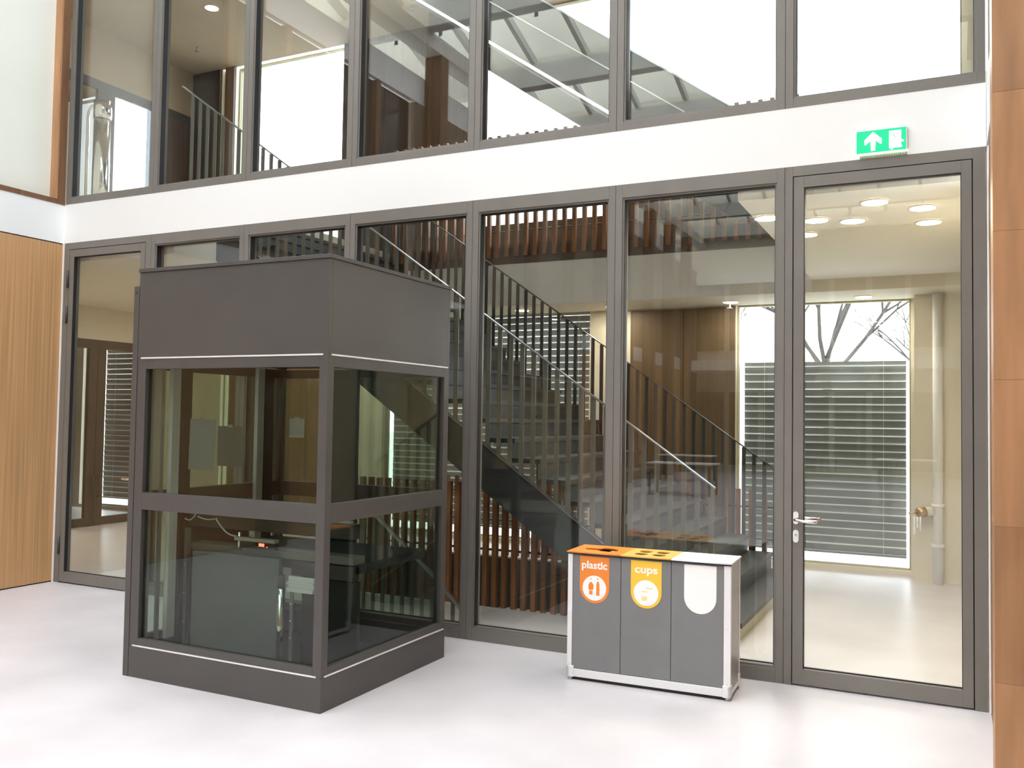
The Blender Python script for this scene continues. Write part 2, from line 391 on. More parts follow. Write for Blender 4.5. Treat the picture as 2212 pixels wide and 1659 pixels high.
# far wall pieces
fw = MB()
for a, b in ((-9.2, -6.1), (-4.0, -2.72), (-2.55, .55), (3.91, 5.885), (7.905, 9.0)): fw.box(a, b, 5.1, 5.32, 0, 3.3)
for a, b in ((-6.1, -4.0), (-2.72, -2.55), (.55, 3.91), (5.885, 7.905)): fw.box(a, b, 5.1, 5.32, 0, .055)
fw.box(-9.2, 9, 5.1, 5.32, 3.23, 4.05)
for a, b in ((-9.2, -5.6), (-4.62, -2.87), (-2.76, -2.56), (-.3, 2.05), (8.45, 9)): fw.box(a, b, 5.1, 5.32, 4.0, 7.85)
fwo = struct(fw.build('wall_far', M['cream']), 'far outer wall of the hall behind the stairs')
for a, b in ((4.50, 5.21), (5.22, 5.88)): B(a, b, 5.07, 5.1, .04, 3.2).build('panel', M['panel_wood'], fwo)
for a, b in ((-.28, .5), (.51, 1.28), (1.29, 2.04), (-4.6, -3.74), (-3.73, -2.88), (-2.755, -2.565)): B(a, b, 5.05, 5.1, 4.03, 7.63).build('panel', M['dark_wood'], fwo)
for a, b in ((-2.5, -1.7), (-1.69, -.89), (-.88, -.08)): B(a, b, 5.07, 5.1, .04, 3.2).build('panel', M['panel_wood'], fwo)
def far_window(name, label, x0, x1, z0, z1, nm=1):
    r = sroot(name, label, (x0, 5.2, z0))
    f = .022
    B(x0, x0+f, 5.18, 5.26, z0, z1).build('frame_side', M['olive'], r); B(x1-f, x1, 5.18, 5.26, z0, z1).build('frame_side', M['olive'], r)
    B(x0+f, x1-f, 5.18, 5.26, z0, z0+f).build('frame_sill', M['olive'], r); B(x0+f, x1-f, 5.18, 5.26, z1-f, z1).build('frame_head', M['olive'], r)
    for k in range(1, nm):
        x = x0 + (x1-x0)*k/nm
        B(x-.03, x+.03, 5.18, 5.26, z0+f, z1-f).build('mullion', M['olive'], r)
    B(x0+f, x1-f, 5.215, 5.225, z0+f, z1-f).build('pane', GR, r)
far_window('window_14', 'wide hall window with dark blind outside, right of the panelled wall', 5.885, 7.905, .055, 3.23)
far_window('window_15', 'hall window with dark blind outside, behind the stair flight', .55, 3.91, .055, 3.23)
far_window('window_16', 'narrow slot window seen through the lift cabinet glass', -2.72, -2.55, .055, 3.23)
far_window('window_17', 'hall window with dark blind seen through the left door', -6.1, -4.0, .055, 3.23)
far_window('window_18', 'bright upper floor window seen over the lift cabinet', -2.56, -.3, 4.02, 7.64)
far_window('window_21', 'narrow bright slot window beside the bright upper floor window', -2.87, -2.76, 4.02, 7.64)
far_window('window_19', 'wide bright upper floor window behind the upper stair', 2.05, 8.45, 4.52, 7.64)
B(2.05, 8.45, 5.1, 5.3, 4.05, 4.52).build('parapet_panel', M['dark_wood'], fwo); B(4.25, 8.45, 5.1, 5.21, 4.52, 5.02).build('parapet_panel', M['dark_wood'], fwo)
far_window('window_20', 'bright upper floor window behind the dark door frame at top left', -5.6, -4.62, 4.02, 7.64)
struct(MB().box(8.6, 8.8, .26, 5.1, 0, 3.4).box(8.6, 8.8, .26, 5.1, 4.0, 7.64).build('wall_hall_right', M['cream']), 'cream right wall of the hall')
struct(MB().box(-9.4, -9.2, 0, 5.3, 0, 7.64).box(-9.2, -.31, .0, .2, 0, 7.2).build('wall_hall_left', M['cream']), 'cream left walls of the hall')

# dark glazed partition on the left, on both floors
for nmn, z0, lab in (('door_3', 0, 'dark framed glazed double door seen through the left glass door'), ('door_4', 4.02, 'dark framed glazed double door on the upper floor at top left')):
    r = sroot(nmn, lab, (-3.5, 2.2, z0))
    zt = z0+2.86
    B(-3.56, -3.5, .3, 5.1, zt-.14, zt).build('frame_head', M['brown_frame'], r)
    for a, b in ((2.3, 2.42), (3.15, 3.30), (3.31, 3.46), (4.3, 4.42)): B(-3.56, -3.5, a, b, z0, zt-.14).build('frame_side', M['brown_frame'], r)
    for a, b in ((2.42, 3.15), (3.46, 4.3)):
        B(-3.56, -3.5, a, b, z0+.005, z0+.13).build('bottom_rail', M['brown_frame'], r)
        B(-3.535, -3.525, a, b, z0+.13, zt-.14).build('pane', GL, r)
    for a in (3.24, 3.37):
        MB().tube([(-3.49, a, z0+.45), (-3.44, a, z0+.46), (-3.44, a, z0+.75), (-3.49, a, z0+.76)], .012, 8).build('pull_handle', M['frame_dark'], r)
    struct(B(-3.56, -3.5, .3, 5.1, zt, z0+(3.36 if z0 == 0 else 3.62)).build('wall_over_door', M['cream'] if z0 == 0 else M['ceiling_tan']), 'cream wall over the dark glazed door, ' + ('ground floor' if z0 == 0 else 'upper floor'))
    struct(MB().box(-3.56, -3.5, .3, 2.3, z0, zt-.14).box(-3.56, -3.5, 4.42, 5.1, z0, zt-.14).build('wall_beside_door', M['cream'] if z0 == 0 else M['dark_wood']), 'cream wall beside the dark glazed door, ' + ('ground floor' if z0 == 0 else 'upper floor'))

# ================================================================ STAIRS
NR, RISE, GO = 23, 4.02/23, .25
def stair(label, zb, x_bottom=6.84, kmax=23, kmin=0, rails=True, solid=False, cat='stairs', ny=.85, fy=3.75):
    r = thing('staircase', label, cat, (x_bottom, ny, zb))
    L0 = x_bottom - .12                                # stringer top line: z = .7 (L0 - x)
    sl = RISE/GO
    xa, xb = x_bottom - kmax*GO, x_bottom - kmin*GO
    tm = B(-GO-.03, 0.0, ny+.03, fy-.03, -.04, 0).mesh('tread', M['tread'])
    rm = B(-.035, -.02, ny+.03, fy-.03, -RISE+.002, -.04).mesh('riser', M['steel'])
    nm = B(-.012, .004, ny+.03, fy-.03, -.006, .002).mesh('nosing', M['zinc'])
    for k in range(kmin, min(kmax, NR-1)):
        x, z = x_bottom - k*GO, (k+1)*RISE
        piece('tread', tm, r, (x-x_bottom, -ny, z)); 
        if k: piece('riser', rm, r, (x-x_bottom, -ny, z))
    def line(x): return sl*(L0 - x)
    for y in (ny, fy):
        lo = L0+.02 if kmin == 0 else xb
        top = line(xa)
        poly = [(lo, max(0, line(lo))+.0), (xa, line(xa)), (xa, line(xa)-.41)]
        if kmin == 0: poly += [(L0-.41/sl, 0)]
        else: poly += [(lo, line(lo)-.41)]
        MB().prism([(p[0], p[1]+zb) for p in poly], 'y', y-.015, y+.015).build('stringer', M['steel'], r)
        e = MB().prism([(lo, line(lo)+zb), (xa, line(xa)+zb), (xa, line(xa)+.012+zb), (lo, line(lo)+.012+zb)], 'y', y-.028, y+.028)
        e.build('stringer_cap', M['steel_edge'], r)
        if solid:
            MB().prism([(lo, line(lo)+.014+zb), (xa, line(xa)+.014+zb), (xa, line(xa)+.30+zb), (lo, line(lo)+.26+zb)], 'y', y-.012, y+.012).build('side_panel', M['steel'], r)
            MB().prism([(lo, line(lo)+.262+zb), (xa, line(xa)+.302+zb), (xa, line(xa)+.318+zb), (lo, line(lo)+.278+zb)], 'y', y-.02, y+.02).build('handrail', M['steel_edge'], r)
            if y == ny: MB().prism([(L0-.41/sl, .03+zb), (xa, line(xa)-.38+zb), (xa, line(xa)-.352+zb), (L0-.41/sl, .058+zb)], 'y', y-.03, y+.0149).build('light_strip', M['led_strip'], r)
            continue
        if not rails: continue
        rb, rt = L0 + 1.16/sl - 1.0/sl*0 , xa - .35
        xe = L0 - .09 if kmin == 0 else xb
        RH = 1.165
        hr = MB().prism([(xe, line(xe)+RH-.014+zb), (rt, line(rt)+RH-.014+zb), (rt, line(rt)+RH+zb), (xe, line(xe)+RH+zb)], 'y', y-.024, y+.024)
        hr.build('handrail', M['rail_metal'] if y == ny else M['steel'], r)
        bmh = B(-.021, .021, -.006, .006, 0, RH-.012).mesh('baluster', M['baluster'] if y == ny else M['steel'])  # same metal: near ones carry front light in their colour, far ones stay dark
        n = int((xe - rt)/.112)
        for k in range(n):
            x = xe - .03 - k*.112
            piece('baluster', bmh, r, (x-x_bottom, y-ny, line(x)))
    return r
st1 = stair('dark steel staircase rising left behind the ground floor glass', 0)
B(6.70, 6.79, .95, 3.65, 0.0, RISE-.045).build('plinth', M['olive'], st1)
st2 = stair('dark steel staircase of the upper storey behind the upper glass', 4.02, kmax=19, solid=True)
st3 = stair('lower flight of dark stairs going down under the main staircase', -4.02, x_bottom=6.25, kmax=20, rails=False, ny=1.4, fy=3.6)
# handrail of the basement flight
gr = thing('stair_rail', 'dark steel rail sloping down into the stair void beside the lift', 'railing', (4.5, .9, -.2))
q = [(2.7, 1.29), (3.37, .81), (4.03, .29), (4.5, -.145), (5.1, -.65)]
for (a, za), (b, z2) in zip(q[:-1], q[1:]):
    MB().prism([(a, za-.03), (b, z2-.03), (b, z2+.01), (a, za+.01)], 'y', .885, .915).build('handrail', M['steel_edge'], gr)
for k in range(17):
    x = 2.8 + .11*k
    for (a, za), (b, z2) in zip(q[:-1], q[1:]):
        if a <= x < b: zt = za + (z2-za)*(x-a)/(b-a)
    B(x-.018, x+.018, .893, .907, -1.3, zt-.02).build('baluster', M['baluster'], gr)

# wood slat screens
def slat_screen(label, x0, x1, pitch, y, z0, z1, w=.045, d=.06, rods=(), yrod=.04, top=None):
    r = thing('slat_balustrade', label, 'balustrade', ((x0+x1)/2, y, z0))
    cx = (x0+x1)/2
    me = B(-w/2, w/2, -d/2, d/2, 0, z1-z0).mesh('slat', M['slat_wood'])
    n = int((x1-x0)/pitch)
    for k in range(n+1):
        if top and top(x0+k*pitch) < z1:
            B(-w/2, w/2, -d/2, d/2, 0, top(x0+k*pitch)-z0).build('slat', M['slat_wood'], r, local=True).location = (x0+k*pitch-cx, 0, 0)
            continue
        piece('slat', me, r, (x0+k*pitch-cx, rnd.uniform(-.004, .004), rnd.uniform(-.003, .003)))
    for z in rods: MB().tube([(x0-.05, y+yrod, z), (x1+.05, y+yrod, z)], .011, 8).build('rod', M['black'], r)
    return r
slat_screen('brown wood slat balustrade hung high on far side of the stair void', 1.36, 6.82, .135, 4.13, 3.86, 5.47, .05, .05, (4.2, 5.2), .04)
slat_screen('brown wood slat balustrade on the floor under the near stringer', 2.6, 5.62, .1, 1.2, .0, 1.14, .045, .05, (.52,), .04, lambda x: .7*(6.72-x)-.34)
slat_screen('brown wood slat balustrade on far side of the stair void at floor level', 2.4, 6.84, .145, 3.93, .02, 1.0, .05, .05, (.45, .8), .04)

# ================================================================ LIFT CABINET
LX0, LX1, LY0, LY1 = 3.39, 4.9757, -1.9675, -.5316
lift = thing('lift_cabinet', 'dark grey metal and glass lift cabinet standing before the glazed wall', 'lift', (LX0, LY0, 0))
LM = M['lift']
for nm, a in (('corner_post', (LX0, 3.466, LY0, LY0+.06)), ('corner_post', (4.912, LX1, LY0, LY0+.06)), ('corner_post', (LX0, 3.45, LY1-.06, LY1)), ('corner_post', (4.912, LX1, LY1-.068, LY1))):
    B(*a, .204, 2.124).build(nm, LM, lift, bevel=.002)
# plinth panels, mid rails, head rails
def ring(name, z0, z1, dpt, inset=0.0, m=LM, bev=.0015):
    a = inset
    if inset > 0:                                     # rails between the posts
        px = .076; qx = .063
        B(LX0+px, LX1-qx, LY0, LY0+dpt, z0, z1).build(name, m, lift, bevel=bev)
        B(LX1-dpt, LX1, LY0+.06, LY1-.068, z0, z1).build(name, m, lift, bevel=bev)
        B(LX0, LX0+dpt, LY0+.06, LY1-.06, z0, z1).build(name, m, lift, bevel=bev)
        B(LX0+.06, LX1-qx, LY1-dpt, LY1, z0, z1).build(name, m, lift, bevel=bev)
        return
    B(LX0+a, LX1-a, LY0+a, LY0+a+dpt, z0, z1).build(name, m, lift, bevel=bev)
    B(LX1-a-dpt, LX1-a, LY0+a+dpt, LY1-a-dpt, z0, z1).build(name, m, lift, bevel=bev)
    B(LX0+a, LX0+a+dpt, LY0+a+dpt, LY1-a-dpt, z0, z1).build(name, m, lift, bevel=bev)
    B(LX0+a, LX1-a, LY1-a-dpt, LY1-a, z0, z1).build(name, m, lift, bevel=bev)
ring('base_panel', 0, .203, .03, -.001)
ring('lower_rail', .214, .258, .05, .05)
ring('middle_rail', 1.108, 1.222, .05, .05)
ring('head_rail', 2.045, 2.112, .05, .05)
ring('upper_panel', 2.124, 2.695, .03, -.001)
B(LX0-.008, LX1+.008, LY0-.010, LY1+.008, 2.697, 2.722).build('lid', LM, lift, bevel=.002)
for z0, z1 in ((.204, .213), (2.113, 2.123)):
    B(LX0+.03, LX1-.035, LY0-.004, LY0+.03, z0, z1).build('trim_strip', M['alu'], lift)
    B(LX1-.03, LX1+.004, LY0+.03, LY1-.02, z0, z1).build('trim_strip', M['alu'], lift)
for z0, z1 in ((.258, 1.108), (1.222, 2.045)):
    B(3.464, 4.914, LY0+.026, LY0+.036, z0-.004, z1+.004).build('pane', GT, lift)
    B(LX1-.036, LX1-.026, LY0+.058, LY1-.066, z0-.004, z1+.004).build('pane', GT, lift)
    B(3.448, 4.914, LY1-.036, LY1-.026, z0-.004, z1+.004).build('pane', GT, lift)
    B(LX0+.026, LX0+.036, LY0+.058, LY1-.058, z0-.004, z1+.004).build('pane', GT, lift)
fp = B(3.337, 3.386, LY0-.002, LY0+.09, 0, 2.605).build('side_flange', LM, lift, bevel=.002)
flat('flange_hole', [circ(0, 0, .007, n=12)], M['black'], fp, Vector((3.361, LY0-.003, 2.56)) - Vector((LX0, LY0, 0)), (math.pi/2, 0, 0), .002)
B(3.86, 4.21, LY1-.075, LY1-.045, .26, 2.11).build('back_panel', M['black'], lift, bevel=.002)
for y in (-1.70, -.85):
    B(3.44, 3.475, y-.035, y+.035, .21, 2.11).build('mast_rail', M['white'], lift)
for y in (-1.60, -.74):
    B(3.435, 3.455, y-.06, y+.06, .21, 2.11).build('mast_cover', M['frame_dark'], lift)
B(LX0+.03, LX1-.03, LY0+.03, LY1-.03, .01, .03).build('floor_plate', M['carpet'], lift)
B(LX0+.03, LX1-.03, LY0+.03, LY1-.03, 2.6, 2.62).build('cover_plate', M['frame_dark'], lift)

B(3.44, 3.47, -1.62, -.95, .06, 1.10).build('dark_sheet', M['black'], lift)  # black sheet standing in for the darkness low in the cabinet
for y in (-1.895, -1.80):
    B(3.44, 3.46, y-.012, y+.012, .21, 2.11).build('mast_rail', M['zinc'], lift)
B(3.44, 3.452, -1.90, -1.78, 1.23, 2.10).build('side_strip', M['cream'], lift)
# machinery inside: platform with its carriage
pf = thing('lift_platform', 'grey lift platform with beams and cable inside the glass cabinet', 'lift platform', (3.9, -1.55, .03))
B(3.56, 4.33, -1.60, -1.56, .05, .80).build('apron_panel', M['bin_grey'], pf, bevel=.003)
B(3.50, 4.90, -1.58, -1.50, .965, 1.06).build('cross_beam', M['frame_dark'], pf, bevel=.003)
B(3.50, 4.90, -1.60, -1.57, 1.07, 1.085).build('guide_rail', M['zinc'], pf)
B(3.50, 4.90, -1.60, -1.57, 1.092, 1.102).build('guide_rail', M['zinc'], pf)
B(3.50, 4.90, -1.56, -1.44, .80, .85).build('deck_edge', M['frame'], pf, bevel=.003)
B(3.50, 4.90, -1.54, -.70, .74, .80).build('deck', M['carpet'], pf)
B(4.40, 4.90, -1.56, -1.50, .70, .79).build('side_beam', M['frame_dark'], pf)
MB().tube([(4.352, -1.60, .06), (4.352, -1.60, .62)], .026, 14).build('spindle', M['chrome'], pf)
MB().tube([(4.352, -1.60, .62), (4.352, -1.60, .70)], .029, 14).build('spindle_collar', M['frame'], pf)
MB().tube([(3.985, -1.60, .83), (3.985, -1.60, .955)], .014, 10).build('rod', M['chrome'], pf)
B(4.46, 4.90, -1.52, -1.48, .05, .69).build('shaft_cover', M['black'], pf)
B(3.53, 3.56, -1.56, -1.30, .05, .74).build('shaft_cover', M['black'], pf)
br = MB().box(4.41, 4.62, -1.60, -1.585, .60, .70).box(4.41, 4.62, -1.615, -1.6, .60, .625).box(4.41, 4.62, -1.61, -1.6, .655, .668)
br.build('bracket', M['alu'], pf, bevel=.002)
B(4.425, 4.45, -1.60, -1.585, .06, .60).build('guide_post', M['bin_grey'], pf)
for z in (.52, .41, .3): MB().tube([(4.437, -1.608, z), (4.437, -1.6, z)], .005, 8).build('screw', M['alu'], pf)
for z in (.70, .50, .3): MB().tube([(3.492, -1.608, z), (3.492, -1.6, z)], .005, 8).build('screw', M['alu'], pf)
B(3.48, 3.51, -1.60, -1.57, .06, .95).build('guide_post', M['zinc'], pf)
B(3.95, 4.30, -1.615, -1.57, .90, .925).build('control_box', M['zinc'], pf, bevel=.002)
db = B(4.0, 4.30, -1.61, -1.57, .855, .90).build('display_box', M['black'], pf, bevel=.002)
for k in range(4): B(4.165+.012*k, 4.173+.012*k, -1.613, -1.611, .874, .894).build('digit', M['led'], db)
B(4.232, 4.238, -1.613, -1.611, .87, .876).build('lamp', M['led'], db)
def arc(p0, p1, sag, n=10):
    return [(p0[0]+(p1[0]-p0[0])*i/n, p0[1]+(p1[1]-p0[1])*i/n, p0[2]+(p1[2]-p0[2])*i/n - sag*math.sin(math.pi*i/n)) for i in range(n+1)]
MB().tube(arc((3.79, -1.62, 1.03), (3.96, -1.60, .925), .03), .005, 6).build('cable', M['cable'], pf)
MB().tube(arc((3.5, -1.62, 1.02), (3.58, -1.6, 1.05), .025), .004, 6).build('cable', M['cable'], pf)
MB().tube(arc((3.62, -1.62, 1.04), (3.78, -1.6, 1.035), .015), .004, 6).build('cable', M['cable'], pf)

for a, b, z0, z1, lab, rz in ((3.83, 4.055, 1.385, 1.715, 'large grey paper sheet behind front lift glass, left one', .03), (4.08, 4.285, 1.42, 1.675, 'brownish paper sheet behind front lift glass, middle one', 0), (4.66, 4.775, 1.615, 1.73, 'small white paper note behind front lift glass, right one', 0)):
    r = thing('paper_sheet', lab, 'paper', ((a+b)/2, LY0+.042, z0), 0, 'paper sheets taped inside the lift glass')
    o = B(-(b-a)/2, (b-a)/2, 0, .001, 0, z1-z0).build('sheet', mat('paper_dim', (.10, .092, .075), .8) if 'brown' in lab else M['paper'], r, local=True)
    o.rotation_euler = (0, rz, 0)
    B(-.02, .02, -.001, 0, z1-z0-.01, z1-z0+.01).build('tape', M['paper'], r, local=True)

# ================================================================ RECYCLING BIN
RB = (5.972, -.597, 0); BW, BD, BH = 1.092, .345, .842
rb = thing('recycling_bin', 'grey three part recycling bin with orange, yellow and white lids before the glass', 'bin', RB, math.radians(2.1))
def bb(name, m, *a, bev=.002, parent=None): return B(*a).build(name, m, parent or rb, local=True, bevel=bev)
bb('base', M['black'], .015, BW-.015, .015, BD-.015, .0, .03)
bb('corner_profile', M['bin_alu'], 0, .034, 0, .03, .02, BH); bb('corner_profile', M['bin_alu'], BW-.044, BW, 0, .03, .02, BH)
bb('corner_profile', M['bin_alu'], 0, .03, BD-.03, BD, .02, BH); bb('corner_profile', M['bin_alu'], BW-.016, BW, BD-.02, BD, .02, BH)
bb('bottom_profile', M['bin_alu'], .034, BW-.044, 0, .03, .022, .075); bb('bottom_profile', M['bin_alu'], .03, BW-.016, BD-.03, BD, .022, .075)
bb('bottom_profile', M['bin_alu'], BW-.02, BW-.002, .03, BD-.02, .022, .05); bb('bottom_profile', M['bin_alu'], .002, .02, .03, BD-.03, .022, .05)
bb('side_panel', M['bin_side'], BW-.02, BW-.004, .03, BD-.02, .05, BH); bb('side_panel', M['black'], .004, .02, .03, BD-.03, .05, BH)
bb('back_panel', M['bin_grey'], .03, BW-.03, BD-.02, BD-.005, .075, BH)
bb('inner_floor', M['black'], .02, BW-.02, .03, BD-.02, .03, .06)
w3 = (BW-.078)/3; RX = (math.pi/2, 0, 0)
for i in range(3):
    x0 = .034 + i*w3
    d = bb('door', M['bin_grey'], x0+.0015, x0+w3-.0015, .004, .02, .077, BH-.002)
    if i: bb('partition', M['black'], x0-.004, x0+.004, .02, BD-.02, .06, BH)
    cx = x0 + w3/2 + (-.012, .0, .012)[i]*0
    cx = (.034+.155, .034+w3+.172, .034+2*w3+.188)[i]
    r = .103
    shape = [(-r, 0), (-r, -.205)] + circ(0, -.205, r, n=24, a0=180, a1=360)[1:-1] + [(r, -.205), (r, 0)]
    dec = flat('decal', [shape], (M['orange'], M['yellow'], M['print_white'])[i], d, (cx, .0028, BH-.010), RX, .002)
    if i < 2:
        text('lettering', ('plastic', 'cups')[i], .07, M['print_white'], dec, (0, -.058, .0015), (0, 0, 0), .0016, .001, (.178, .152)[i])
        rr = .083
        body = []
        flat('roundel', [circ(0, -.208, rr, n=36)], M['print_white'], dec, (0, 0, .0015), (0, 0, 0), .001)
        if i == 0:
            b1 = [(-.040, -.185), (-.034, -.177), (-.028, -.168), (-.020, -.168), (-.014, -.177), (-.006, -.185), (-.006, -.212), (-.012, -.222), (-.036, -.222), (-.042, -.212)]
            b1b = [(-.036, -.226), (-.012, -.226), (-.012, -.252), (-.036, -.252)]
            b2 = [(.014, -.18), (.019, -.17), (.019, -.163), (.031, -.163), (.031, -.17), (.036, -.18), (.036, -.256), (.014, -.256)]
            for s in (b1, b1b, b2): flat('bottle_icon', [s], M['orange'], dec, (0, 0, .0025), (0, 0, 0), .001)
            for x in (-.024, .022): flat('bottle_icon', [circ(x, -.145 if x > 0 else -.147, .005, n=10)], M['orange'], dec, (0, 0, .0025), (0, 0, 0), .001)
        else:
            my = mat('pale_yellow', (.92, .78, .35), .5)
            for s in ([(.0, -.172), (.045, -.172), (.04, -.180), (.0, -.180)], [(-.03, -.196), (.01, -.196), (.01, -.204), (-.03, -.204)], [(-.030, -.232), (.010, -.232), (.006, -.258), (-.026, -.258)]):
                flat('cup_icon', [s], my, dec, (0, 0, .0025), (0, 0, 0), .001)
# lids with real openings
lx = [-.006, .034+w3+.001, .034+2*w3+.001, BW+.006]; ly0, ly1 = -.012, BD+.006
for i in range(3):
    a, b = lx[i]+.0006, lx[i+1]-.0006
    outer = [(a, ly0), (b, ly0), (b, ly1), (a, ly1)]
    c = (a+b)/2; cy = (ly0+ly1)/2; holes = []
    if i == 0:
        holes = [[(c-.10, cy-.045), (c-.02, cy-.04), (c+.02, cy-.075), (c+.10, cy-.085), (c+.07, cy-.03), (c+.125, cy-.02), (c+.10, cy+.05), (c+.05, cy+.085), (c-.0, cy+.08), (c-.03, cy+.03), (c-.085, cy+.03), (c-.12, cy-.0)]]
    elif i == 1:
        holes = [circ(c+dx+dx2, cy+dy, .046, n=24) for dx, dx2, dy in ((-.06, 0, .06), (.06, 0, .06), (-.06, 0, -.06), (.06, 0, -.06))]
    else:
        holes = [circ(c+dx, cy, .004, .022, n=12) for dx in (-.06, .06)]
    lid = flat('lid', [outer]+holes, (M['orange'], M['yellow_lid'], M['print_white'])[i], rb, (0, 0, BH+.014), (0, 0, 0), .008)
    e = bb('lid_edge', M['black'], a+.002, b-.002, ly0+.002, ly0+.016, BH+.001, BH+.010, bev=0)
for (x, y) in ((.0, 0), (BW, 0), (.0, BD), (BW, BD)):
    sx = 1 if x == 0 else -1; sy = 1 if y == 0 else -1
    cp = MB().box(x-sx*.004, x+sx*.05, y-sy*.004, y+sy*.02, .018, .095).box(x-sx*.004, x+sx*.02, y-sy*.004, y+sy*.05, .018, .095)
    cp.build('corner_cap', M['bin_alu'], rb, local=True, bevel=.006)
    MB().tube([(x+sx*.02, y+sy*.02, 0), (x+sx*.02, y+sy*.02, .02)], .018, 12).build('foot', M['zinc'], rb, local=True)
for z in (.10, .45, .80):
    for x in (.017, BW-.022): MB().tube([(x, -.003, z), (x, 0.001, z)], .005, 10).build('screw', M['chrome'], rb, local=True)

# ================================================================ EXIT SIGN
es = thing('exit_sign', 'green emergency exit sign with arrow on the white band over the right door', 'sign', (7.9, -.03, 3.6))
B(7.765, 8.062, -.028, .002, 3.532, 3.682).build('housing', M['white'], es, bevel=.003)
B(7.756, 8.054, -.034, -.0285, 3.528, 3.674).build('face', M['sign_green'], es)
ar = [(0, .062), (.052, .012), (.052, -.018), (.044, -.02), (.016, .006), (.012, -.062), (-.012, -.062), (-.016, .006), (-.044, -.02), (-.052, -.018), (-.052, .012)]
flat('arrow', [ar], M['sign_white'], es, (7.857-7.9, -.0355+.03, 0.001), RX, .002)
flat('door_symbol', [[(-.036, -.056), (.036, -.056), (.036, .056), (-.036, .056)], [(-.014, .034), (-.008, .036), (.004, .008), (-.001, .006)]], M['sign_white'], es, (7.99-7.9, -.0355+.03, 0.001), RX, .002)
flat('running_figure', [[(.036, -.004), (.052, -.012), (.052, -.022), (.036, -.018)], [(-.03, -.056), (-.016, -.056), (-.012, -.066), (-.028, -.066)], [(.02, -.056), (.040, -.056), (.042, -.048), (.036, -.04)]], M['sign_white'], es, (7.99-7.9, -.0355+.03, 0.001), RX, .002)
lo = MB()
for k in range(26): lo.box(7.775+.011*k, 7.781+.011*k, -.012, .002, 3.502, 3.526)
lo.build('glow_ribs', mat('glow_ribs', (.35, .42, .22), .6), es)  # green ribs paint the sign's ribbed glow below it
B(7.77, 8.058, -.02, .002, 3.522, 3.531).build('lamp_strip', M['sign_white'], es)

# ================================================================ HALL DETAILS
def downlight(x, y, z, label, r=.09):
    t = thing('downlight', label, 'lamp', (x, y, z), 0, 'round downlights in the hall ceilings')
    ring = flat('rim', [circ(0, 0, r+.012, n=24), circ(0, 0, r, n=24)], M['cream'], t, (0, 0, -.006), (0, 0, 0), .010)
    flat('diffuser', [circ(0, 0, r, n=24)], M['lamp'], t, (0, 0, -.004), (0, 0, 0), .006)
dl = [(7.36, 1.09, 'over the right door pane, left one of the middle row'), (7.62, 1.22, 'over the right door pane, between the left and right pairs'), (7.82, .64, 'high in the right door pane, nearest the glass'),
      (8.13, .95, 'high in the right door pane, at its right edge'), (8.16, 1.49, 'in the right door pane, lower of the two at right'), (7.21, 1.63, 'at left edge of the right door pane'),
      (7.02, .87, 'behind the bay left of the right door, near the void edge')]
for x, y, s in dl: downlight(x, y, 3.36, 'added warm round ceiling downlight ' + s)
downlight(5.90, 4.72, 3.22, 'warm round ceiling downlight over the far window with blind'); downlight(7.42, 4.74, 3.22, 'warm round ceiling downlight over far window, seen in right door')
downlight(-1.3, 3.25, 7.64, 'warm round downlight in the upper floor ceiling at top left')
for k, (x, y, z, s) in enumerate(((.35, 3.4, 3.36, 'over the lift cabinet, right one'), (-1.4, 4.6, 3.36, 'over the lift cabinet, far left one'), (-.5, 4.5, 3.36, 'over the lift cabinet, far middle one'), (.4, 4.6, 3.36, 'over the lift cabinet, far right one'), (-.3, 3.7, 3.36, 'over the lift cabinet, nearer middle one'), (.6, 2.5, 3.36, 'over the lift cabinet, nearest the glass'), (-1.3, 3.8, 3.36, 'over the lift cabinet, nearer left one'), (-3.0, .7, 3.36, 'near the left glass door'), (-3.0, 1.2, 3.36, 'near the left glass door, second one'), (1.9, 4.65, 3.22, 'far behind the stair, left one'), (3.1, 4.65, 3.22, 'far behind the stair, middle one'), (4.4, 4.65, 3.22, 'far behind the stair, right one'))):
    downlight(x, y, z, 'added warm round ceiling downlight ' + s)  # lamps added to brighten the dark hall, mostly hidden by the lift
for k, (x, lab) in enumerate(((4.9, 'left one'), (5.4, 'middle one'), (5.9, 'right one'))):
    downlight(x, .8, -.2, 'added unseen round downlight under the hall floor lighting the stair void, ' + lab)  # out of view, added only to light the basement walls
def sprinkler(x, y, z, label):
    t = thing('sprinkler', label, 'sprinkler', (x, y, z), 0, 'small ceiling sprinklers')
    MB().tube([(x, y, z), (x, y, z-.06)], .012, 8).build('stem', M['zinc'], t)
    MB().tube([(x, y, z-.06), (x, y, z-.066)], .035, 12).build('deflector', M['zinc'], t)
sprinkler(1.40, 4.4, 7.64, 'small sprinkler in the upper floor ceiling, over the stair top'); sprinkler(5.86, 4.85, 3.22, 'small sprinkler in hall ceiling before the far window with blind')
sprinkler(-2.55, 4.2, 7.64, 'small sprinkler in the upper floor ceiling at top left'); sprinkler(.36, 1.9, 3.36, 'small sprinkler in ceiling over the lift cabinet')
t = thing('smoke_detector', 'small round smoke detector on ceiling behind the left door', 'smoke detector', (-4.2, 3.97, 3.36))
MB().tube([(-4.2, 3.97, 3.36), (-4.2, 3.97, 3.33)], .05, 16).build('base', M['white'], t); MB().tube([(-4.2, 3.97, 3.33), (-4.2, 3.97, 3.31)], .03, 16).build('sensor', M['zinc'], t)

